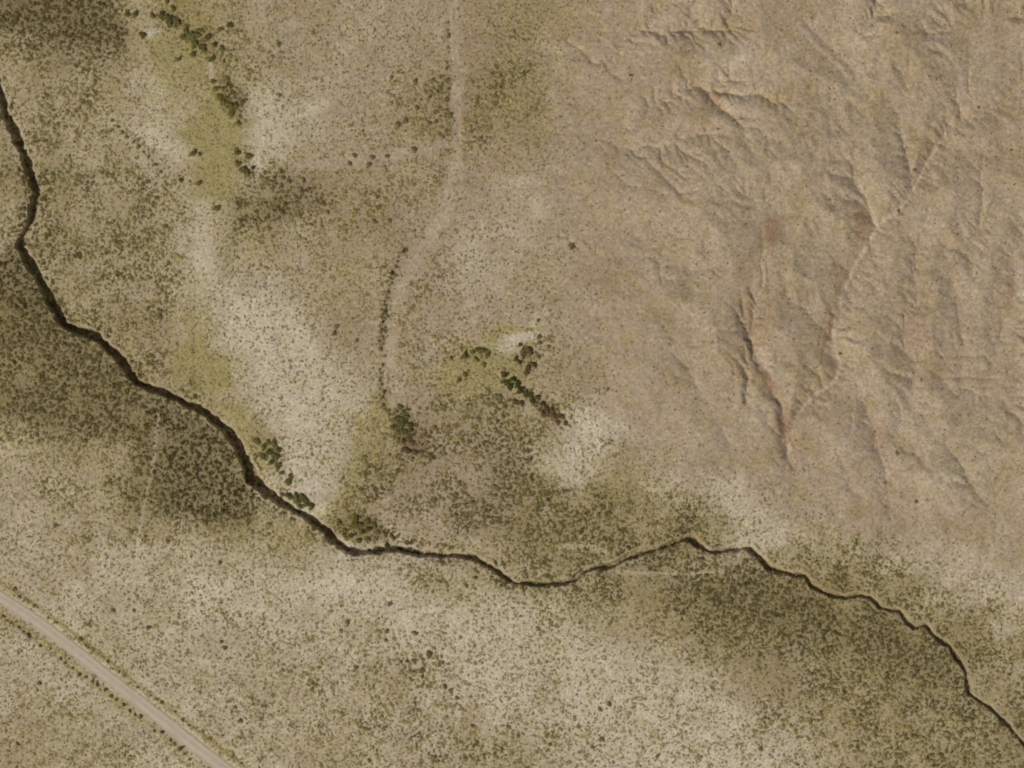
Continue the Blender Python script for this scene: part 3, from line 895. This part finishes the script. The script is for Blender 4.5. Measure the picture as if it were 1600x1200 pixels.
# ---------------------------------------------------------------- single shrubs, placed one by one
CL = {
    "road_sw": ("in row along dirt road's lower edge", "upper left", "o", [
        (5, 962, 4), (12, 969, 4), (31, 981, 5), (37, 987, 4), (64, 1009, 4), (78, 1014, 4), (95, 1028, 5), (102, 1035, 4), (114, 1044, 4),
        (124, 1054, 5), (134, 1057, 5), (145, 1064, 5), (152, 1070, 5), (164, 1078, 6), (174, 1088, 6), (183, 1094, 5), (194, 1102, 5),
        (203, 1110, 5), (212, 1116, 5), (219, 1121, 5), (240, 1142, 4), (252, 1144, 5), (266, 1156, 4), (283, 1170, 7), (297, 1186, 4)]),
    "road_ne": ("in row along dirt road's upper edge", "upper left", "o", [
        (22, 920, 7), (31, 932, 5), (53, 947, 5), (74, 964, 4), (89, 974, 4), (126, 1000, 5), (137, 1012, 4), (168, 1034, 4), (186, 1050, 4),
        (215, 1074, 4), (253, 1097, 5), (274, 1113, 4), (286, 1125, 5), (296, 1133, 4), (318, 1143, 5), (328, 1153, 5), (364, 1183, 5), (377, 1192, 4)]),
    "flat_sw": ("on pale flat beside the dirt road", "left", "o", [
        (62, 1067, 5), (26, 1163, 5), (178, 955, 5), (192, 955, 4), (210, 954, 5), (233, 981, 6), (196, 992, 4), (178, 1001, 4), (244, 1038, 4),
        (347, 1003, 5), (351, 1013, 5), (366, 1106, 5), (375, 1128, 5), (322, 1083, 4)]),
    "seep_brown": ("in dark brown thicket above photo centre", "left", "b", [
        (806, 561, 5), (812, 538, 4), (813, 566, 5), (817, 556, 6), (821, 548, 8), (829, 548, 7), (826, 575, 6), (833, 569, 6), (823, 583, 5)]),
    "spring": ("in deep green clump at photo centre", "upper left", "g", [
        (788, 586, 7), (791, 596, 7), (797, 604, 8), (801, 592, 8), (808, 600, 8), (812, 609, 7), (817, 606, 6), (821, 614, 8), (828, 618, 7), (833, 626, 6)]),
    "spring_tail": ("in brush trailing right of photo centre", "left", "b", [
        (805, 628, 5), (815, 630, 5), (841, 622, 5), (848, 630, 6), (855, 641, 6), (847, 646, 5), (863, 640, 5), (866, 650, 6), (875, 650, 5),
        (872, 660, 5), (884, 662, 5), (890, 668, 4)]),
    "seep_east": ("in column right of central green clump", "top", "o", [
        (841, 478, 4), (842, 493, 4), (842, 500, 5), (849, 511, 4), (842, 526, 5), (843, 537, 5), (850, 541, 4), (857, 542, 5), (842, 558, 5), (852, 566, 4), (876, 597, 4)]),
    "seep_west": ("in brush left of central green clump", "left", "y", [
        (706, 560, 5), (727, 556, 6), (738, 549, 6), (746, 547, 6), (754, 549, 6), (762, 553, 5), (727, 585, 5), (717, 594, 5), (756, 570, 5), (745, 562, 5)]),
    "track_end": ("in dark clump at curving track's end", "top", "g", [
        (624, 637, 6), (629, 645, 6), (635, 652, 6), (620, 656, 7), (628, 661, 8), (613, 668, 6), (622, 670, 8), (640, 664, 6), (632, 678, 7)]),
    "track_end_low": ("in brown brush below curving track's end", "top", "b", [
        (643, 672, 5), (640, 684, 7), (645, 692, 6), (632, 688, 5), (630, 702, 6), (638, 706, 5), (649, 708, 5), (680, 703, 4), (689, 707, 4), (668, 634, 4), (655, 641, 4)]),
    "track_row": ("in row along curving track's left edge", "top", "o", [
        (629, 394, 4), (620, 409, 5), (619, 416, 5), (618, 431, 5), (612, 443, 4), (608, 457, 5), (602, 479, 5), (600, 497, 4), (602, 511, 4),
        (592, 534, 5), (596, 545, 6), (600, 556, 4), (592, 576, 4), (599, 571, 4), (606, 640, 4)]),
    "top_line": ("beside the straight track near top edge", "top", "o", [
        (697, 14, 4), (698, 32, 4), (699, 56, 5), (698, 71, 4), (699, 146, 4), (702, 182, 5), (701, 199, 4), (693, 214, 5), (685, 215, 4), (675, 225, 4)]),
    "bank": ("in green brush on gully's upper bank", "left", "g", [
        (402, 690, 6), (411, 699, 6), (419, 691, 5), (428, 693, 6), (433, 703, 8), (431, 714, 9), (434, 727, 7), (420, 707, 7), (412, 713, 6),
        (424, 722, 7), (441, 740, 5), (452, 753, 7), (454, 742, 5), (441, 772, 5), (452, 774, 7), (462, 780, 8), (472, 778, 7), (478, 786, 8), (486, 792, 7), (470, 790, 6)]),
    "bank_east": ("in brush above the gully's bend", "left", "y", [
        (529, 818, 6), (540, 828, 5), (548, 837, 6), (556, 811, 6), (556, 822, 8), (565, 831, 8), (561, 843, 6), (574, 815, 7), (577, 826, 7),
        (585, 820, 7), (590, 832, 6), (604, 834, 5), (612, 837, 5), (575, 842, 5)]),
    "channel": ("among green growth inside the gully", "left", "g", [
        (577, 858, 6), (587, 857, 6), (596, 856, 6), (606, 852, 6), (616, 852, 6), (626, 857, 5), (640, 857, 7), (650, 861, 6)]),
    "north": ("in thicket near the upper left corner", "left", "g", [
        (199, 22, 6), (211, 22, 7), (222, 56, 7), (238, 25, 5), (253, 25, 7), (262, 4, 5), (265, 31, 9), (270, 12, 6), (275, 36, 8), (287, 60, 7),
        (292, 48, 7), (299, 57, 9), (303, 69, 8), (312, 47, 6), (318, 76, 7), (325, 60, 7), (330, 91, 6), (336, 71, 7), (301, 86, 6), (277, 93, 5),
        (346, 46, 5), (346, 77, 6), (358, 40, 5)]),
    "strip": ("in brush edging the yellow meadow strip", "top", "y", [
        (332, 128, 6), (338, 140, 6), (343, 151, 6), (348, 161, 7), (359, 166, 8), (361, 176, 8), (368, 164, 6), (378, 160, 6), (374, 193, 5),
        (370, 237, 6), (388, 244, 7), (372, 256, 6), (379, 266, 8), (386, 271, 7), (396, 263, 5), (338, 325, 7), (301, 239, 6), (311, 240, 4), (282, 282, 5), (310, 285, 5)]),
    "diagonal": ("in diagonal row left of yellow meadow", "upper left", "o", [
        (175, 188, 5), (185, 198, 5), (191, 206, 5), (199, 214, 5), (208, 221, 5), (217, 230, 6), (223, 238, 5), (231, 246, 5), (241, 256, 5), (250, 268, 5)]),
    "mid": ("between yellow meadow and curving track", "left", "o", [
        (413, 317, 5), (428, 330, 5), (442, 279, 6), (452, 285, 6), (474, 281, 5), (485, 350, 5), (512, 331, 5), (545, 257, 5), (555, 243, 5),
        (577, 258, 6), (581, 246, 5), (604, 244, 5), (612, 121, 6), (650, 127, 6), (646, 234, 7), (620, 196, 6), (632, 189, 6), (652, 168, 6),
        (680, 191, 6), (703, 178, 5), (586, 345, 5), (610, 346, 5), (527, 510, 5), (523, 521, 5), (558, 533, 5), (436, 150, 5), (434, 69, 6)]),
    "south": ("on pale flat south of the gully", "left", "o", [
        (542, 972, 6), (533, 987, 5), (488, 1077, 5), (556, 1044, 5), (577, 1188, 5), (602, 1001, 5), (605, 988, 6), (609, 944, 5), (636, 1034, 5),
        (648, 1034, 6), (649, 990, 5), (660, 1047, 6), (659, 1057, 5), (671, 1023, 7), (695, 1073, 5), (704, 1080, 6), (713, 1090, 5), (737, 1135, 5),
        (742, 902, 5), (783, 1171, 5), (810, 1150, 5), (876, 1160, 4), (940, 1156, 6), (925, 1167, 5), (938, 1108, 5), (952, 1099, 5), (1028, 1183, 5),
        (1086, 989, 5), (1187, 1169, 5), (88, 820, 5), (344, 880, 5), (353, 879, 4), (262, 846, 5)]),
    "hill": ("alone on the bare tan hillside", "left", "o", [
        (895, 389, 5), (893, 383, 4), (950, 610, 4), (985, 119, 4), (1123, 71, 4), (1398, 55, 3), (1403, 330, 4), (1425, 268, 4), (1525, 169, 4), (1577, 237, 3), (1313, 552, 4), (1400, 708, 5), (1432, 783, 5)]),
    "gully_low": ("on the gully's shaded lower bank", "left", "g", [
        (377, 724, 5), (383, 742, 5), (385, 752, 5), (378, 738, 4), (392, 758, 5), (398, 766, 5)]),
}

# ---------------------------------------------------------------- scrub
def scatter(cell, keep, lo=-130, hi=(1730, 1330), seed=1):
    r = np.random.default_rng(seed)
    gu, gv = np.meshgrid(np.arange(lo, hi[0], cell), np.arange(lo, hi[1], cell))
    gu = gu.ravel() + (r.random(gu.size) - 0.5) * cell * 1.9
    gv = gv.ravel() + (r.random(gv.size) - 0.5) * cell * 1.9
    p = keep(gu, gv)
    m = r.random(gu.size) < p
    return gu[m], gv[m]


def tuft_template(nq, seed, flat=0.75, leaf=0.42, tilt=0.45):
    """a leafy mound of unit radius: quads standing off its surface"""
    r = np.random.default_rng(seed)
    vs = []
    for i in range(nq):
        a = r.random() * 2 * math.pi
        rad = math.sqrt(r.random()) * 0.92
        z = flat * math.sqrt(max(0.03, 1 - rad * rad)) * (0.6 + 0.45 * r.random())
        c = np.array([rad * math.cos(a), rad * math.sin(a), z])
        n = np.array([c[0] * 0.6 + r.normal() * tilt, c[1] * 0.6 + r.normal() * tilt, 0.8])
        n /= np.linalg.norm(n)
        t = np.cross(n, r.normal(size=3))
        t /= np.linalg.norm(t)
        b = np.cross(n, t)
        s = leaf * (0.6 + 0.8 * r.random())
        s2 = s * (0.55 + 0.5 * r.random())
        vs += [c - t * s, c + b * s2, c + t * s, c - b * s2]
    return np.array(vs)


def build_stuff(name, u, v, rad, mat, nq, tint, label, cat_h=0.8, seed=3, leaf=0.42, nvar=8, lift=1.0):
    r = np.random.default_rng(seed)
    T = np.stack([tuft_template(nq, seed * 50 + i, cat_h, leaf, 0.22) for i in range(nvar)])
    n = len(u)
    which = r.integers(0, nvar, n)
    ang = r.random(n) * 2 * math.pi
    B = T[which]                                                 # n, 4nq, 3
    ca_, sa_ = np.cos(ang)[:, None], np.sin(ang)[:, None]
    el = (0.85 + 0.3 * r.random(n))[:, None]
    x = (B[..., 0] * ca_ - B[..., 1] * sa_) * rad[:, None] * el
    y = (B[..., 0] * sa_ + B[..., 1] * ca_) * rad[:, None] / el
    zz = B[..., 2] * rad[:, None] * ((0.8 + 0.5 * r.random(n)) * lift)[:, None]
    P = np.stack([x + ((u - 800) * S)[:, None], y + ((600 - v) * S)[:, None], zz + sample(Z, u, v)[:, None] - 0.04], axis=-1).reshape(-1, 3)
    quads = np.arange(len(P)).reshape(-1, 4)
    col = np.repeat(tint, 4 * nq, axis=0)
    me = mesh_from(name, P, quads, mat, {"tint": col})
    o = add(name, me)
    tag(o, label, kind="stuff")
    return o


def tints(n, spread, seed, warm=0.06):
    r = np.random.default_rng(seed)
    b = 1 + spread * (r.random(n) * 2 - 1)
    w = warm * (r.random(n) * 2 - 1)
    return np.stack([b * (1 + w), b, b * (1 - w), np.ones(n)], axis=1)


clear = (1 - 0.93 * trackm) * (1 - sstep(3, -1, dR - wR)) * (1 - 0.95 * trail) * (1 - 0.9 * np.clip(p_pale * 1.5, 0, 1)) * (1 - wash_fade * sstep(3, -1, dWm - wWm))
clear = clear * np.where(eA < np.where(sA > 0, 4.0, 1.2), np.where(eA < -2.0, 1.0, 0.15), 1.0)
grass_only = np.clip(p_herb * 1.3, 0, 0.8) * (UU < 480) * (VV > 50) * (VV < 640)
for key, val in CL.items():
    if val[2] in 'gby':
        for (a, b, r_) in val[3]:
            i0, i1 = np.searchsorted(US, [a - 30, a + 30])
            j0, j1 = np.searchsorted(VS, [b - 30, b + 30])
            g = np.exp(-((UU[j0:j1, i0:i1] - a) ** 2 + (VV[j0:j1, i0:i1] - b) ** 2) / (r_ * 1.5) ** 2)
            q_dark[j0:j1, i0:i1] = np.maximum(q_dark[j0:j1, i0:i1], 0.5 * g)
            f_shrub[j0:j1, i0:i1] = np.maximum(f_shrub[j0:j1, i0:i1], 0.9 * g)
f_bush = np.clip(f_shrub * (1 + 0.6 * w3u + 0.7 * w2v) + 0.25 * np.clip(f_shrub - 0.6, 0, 1), 0.02, 1) * clear * (1 - 0.75 * hw * (f_shrub < 0.3)) * (1 - grass_only)
fringe = np.exp(-((eA - 7) / 5.0) ** 2) * (UU < 1150) * np.clip(0.25 + 1.6 * w3v, 0, 1)
q_dark += 0.22 * fringe
f_bush = np.clip(f_bush + 0.45 * fringe, 0, 1)
f_bush = np.where((eA < -2.0), 0.8, f_bush)

# -- main shrubs, one mass
bu, bv = scatter(4.9, lambda u, v: np.clip(sample(f_bush, u, v) * 1.35 - 0.03, 0, 0.97), seed=21)
# -- low sub-shrubs and clumps of dry forbs between them
su, sv = scatter(4.3, lambda u, v: np.clip(0.30 + 0.55 * sample(f_bush, u, v), 0, 0.75) * sample(clear, u, v) * (1 - 0.8 * sample(f_hill, u, v)), seed=33)

ADJ = {"o": ("dark olive", "olive", "brown olive"), "g": ("deep green", "green", "dark green"), "b": ("dark brown", "brown", "reddish brown"),
       "y": ("yellowish olive", "olive", "mustard olive")}
ORD = ["first", "second", "third", "fourth", "fifth", "sixth", "seventh", "eighth", "ninth", "tenth", "eleventh", "twelfth", "thirteenth",
       "fourteenth", "fifteenth", "sixteenth", "seventeenth", "eighteenth", "nineteenth", "twentieth", "twenty-first", "twenty-second",
       "twenty-third", "twenty-fourth", "twenty-fifth", "twenty-sixth", "twenty-seventh", "twenty-eighth", "twenty-ninth", "thirtieth",
       "thirty-first", "thirty-second", "thirty-third", "thirty-fourth"]
LEAF = {"d": leaf_material("deep_green_leaves", (60, 60, 29), (86, 83, 42)), "p": leaf_material("dusty_olive_leaves", (106, 95, 58), (132, 119, 77)), "o": leaf_material("olive_leaves", (88, 79, 46), (112, 101, 63)),
        "g": leaf_material("green_leaves", (84, 79, 41), (113, 106, 60)),
        "b": leaf_material("brown_leaves", (78, 64, 37), (106, 90, 58)),
        "y": leaf_material("yellow_leaves", (88, 80, 34), (116, 106, 54))}
STEM = plain_material("grey_bark", (70, 58, 44), (98, 84, 66), 6.0)


def stems_mesh(seed):
    r = random.Random(seed)
    vs, fs = [], []
    for i in range(6):
        a = r.random() * 6.28
        l = 0.45 + 0.3 * r.random()
        tip = (l * math.cos(a) * 0.75, l * math.sin(a) * 0.75, 0.55 + 0.15 * r.random())
        base = len(vs)
        for (c, w) in (((0.06 * math.cos(a), 0.06 * math.sin(a), -0.06), 0.045), (tip, 0.015)):
            for k in range(3):
                b = k * 2.094
                vs.append((c[0] + w * math.cos(b), c[1] + w * math.sin(b), c[2]))
        for k in range(3):
            fs.append((base + k, base + (k + 1) % 3, base + 3 + (k + 1) % 3, base + 3 + k))
    return mesh_from("stems", np.array(vs), np.array(fs), STEM)


STEMS = [stems_mesh(i) for i in range(3)]
FOL = {}
for kk in LEAF:
    FOL[kk] = []
    for i in range(6):
        t = tuft_template(85, 900 + i, 0.8, 0.25, 0.32)
        th = np.repeat(np.arctan2(t[:, 1].reshape(-1, 4).mean(1), t[:, 0].reshape(-1, 4).mean(1)), 4)
        lob = 1 + 0.20 * np.sin(2 * th + i) + 0.16 * np.sin(3 * th + 2.1 * i) + 0.10 * np.sin(5 * th + i * 1.3)
        t[:, :2] *= lob[:, None]
        FOL[kk].append(mesh_from("foliage", t, np.arange(len(t)).reshape(-1, 4), LEAF[kk]))

singles = []
count = 0
for key, (where, end, kind, pts) in CL.items():
    if key in ('flat_sw', 'mid', 'south', 'track_end_low', 'seep_east', 'spring_tail', 'top_line'):
        pts = [p for p in pts if p[2] > 4]
    if end in ("left",):
        order = sorted(pts, key=lambda p: p[0])
    elif end == "top":
        order = sorted(pts, key=lambda p: p[1])
    else:
        order = sorted(pts, key=lambda p: p[0] + p[1])
    kind0 = kind
    if key in ('flat_sw', 'south', 'mid', 'hill', 'track_row', 'road_ne', 'diagonal', 'seep_east', 'top_line'):
        kind = 'p'
    if key in ('spring', 'channel'):
        kind = 'd'
    for i, (u, v, r_) in enumerate(order):
        rr = random.Random(count * 13 + 5)
        adj = ADJ[kind0][0]
        size = "large" if r_ >= 7 else ("small" if r_ <= 4 else "mid-sized")
        label = f"{size} {adj} shrub, {ORD[i]} from {end} {where}"
        u += rr.uniform(-1.3, 1.3)
        v += rr.uniform(-1.3, 1.3)
        z0 = float(sample(Z, np.array([u]), np.array([v]))[0])
        o = bpy.data.objects.new("shrub", None)
        scene.collection.objects.link(o)
        o.empty_display_size = 0.3
        o.location = ((u - 800) * S, (600 - v) * S, z0)
        o.rotation_euler = (0, 0, rr.random() * 6.28)
        rm = r_ * (0.60 if key.startswith('road') or key in ('track_row', 'diagonal') else 0.70 if kind in 'pd' else 0.82) * S * (0.92 + 0.16 * rr.random())
        o.scale = (rm * (0.8 + 0.45 * rr.random()), rm * (0.8 + 0.45 * rr.random()), rm * (0.75 + 0.3 * rr.random()))
        tag(o, label, "shrub", "shrubs " + where)
        add("foliage", FOL[kind][count % 6], o)
        add("stems", STEMS[count % 3], o)
        singles.append((u, v, r_))
        count += 1
print("single shrubs", count)

# keep the mass of scrub off the single shrubs
sg = np.array(singles)


def away(u, v, k):
    ok = np.ones(len(u), dtype=bool)
    for (a, b, r_) in sg:
        ok &= (u - a) ** 2 + (v - b) ** 2 > (r_ * k) ** 2
    return ok


m = away(bu, bv, 1.15)
bu, bv = bu[m], bv[m]
m = away(su, sv, 0.9)
su, sv = su[m], sv[m]

rr = np.random.default_rng(5)
loc = sample(f_bush, bu, bv)
hil = sample(f_hill, bu, bv)
rad = S * (1.1 + 2.3 * rr.random(len(bu)) ** 2.2 + 0.6 * loc) * (1 - 0.3 * hil)
tn = tints(len(bu), 0.34, 6)
tn[:, :3] *= np.interp(loc, [0.2, 0.4, 0.65, 0.9], [2.2, 2.0, 1.65, 1.02])[:, None]
tn[:, :3] *= (1 - np.clip(1.3 * sample(q_dark, bu, bv), 0, 0.5))[:, None]
tn[:, :3] = np.minimum(tn[:, :3], 2.7)
tn[:, 2] *= np.interp(loc, [0.3, 0.65], [1.5, 1.05])
SCRUB = leaf_material("scrub_leaves", (98, 87, 48), (126, 113, 68), "tint")
build_stuff("scrub", bu, bv, rad, SCRUB, 10, tn, "olive and brown desert scrub dotted over the flats and gully banks", 0.42, 3, 0.52, lift=np.interp(loc, [0.35, 0.7], [0.5, 1.0]))
rad2 = S * (0.8 + 1.1 * rr.random(len(su)))
tn2 = np.minimum(tints(len(su), 0.35, 9), 1.15)
tn2[:, :3] *= np.interp(sample(f_shrub, su, sv), [0.5, 0.85], [1.0, 0.62])[:, None]
LOW = leaf_material("low_forb_leaves", (108, 96, 60), (138, 124, 84), "tint")
build_stuff("ground_cover", su, sv, rad2, LOW, 4, tn2, "thin low dry plants speckling the soil between the shrubs", 0.6, 4, 0.6)

# grass tufts where the herbs are thickest
gu, gv = scatter(4.6, lambda u, v: np.clip((sample(m_herb, u, v) - 0.62) * 1.4, 0, 0.45) * (sample(roadm, u, v) < 0.1), seed=44)
m = away(gu, gv, 0.9)
gu, gv = gu[m], gv[m]
rad3 = S * (0.9 + 1.1 * rr.random(len(gu)))
rad3 *= 0.9
GRASS = leaf_material("grass_blades", (136, 124, 68), (164, 151, 98), "tint")
build_stuff("grass", gu, gv, rad3, GRASS, 5, tints(len(gu), 0.2, 10), "yellow green grass in the meadow strips and around the central green clump", 0.5, 6, 0.62)
print("scrub", len(bu), "low", len(su), "grass", len(gu), "ground quads", allq.shape[0] * allq.shape[1])
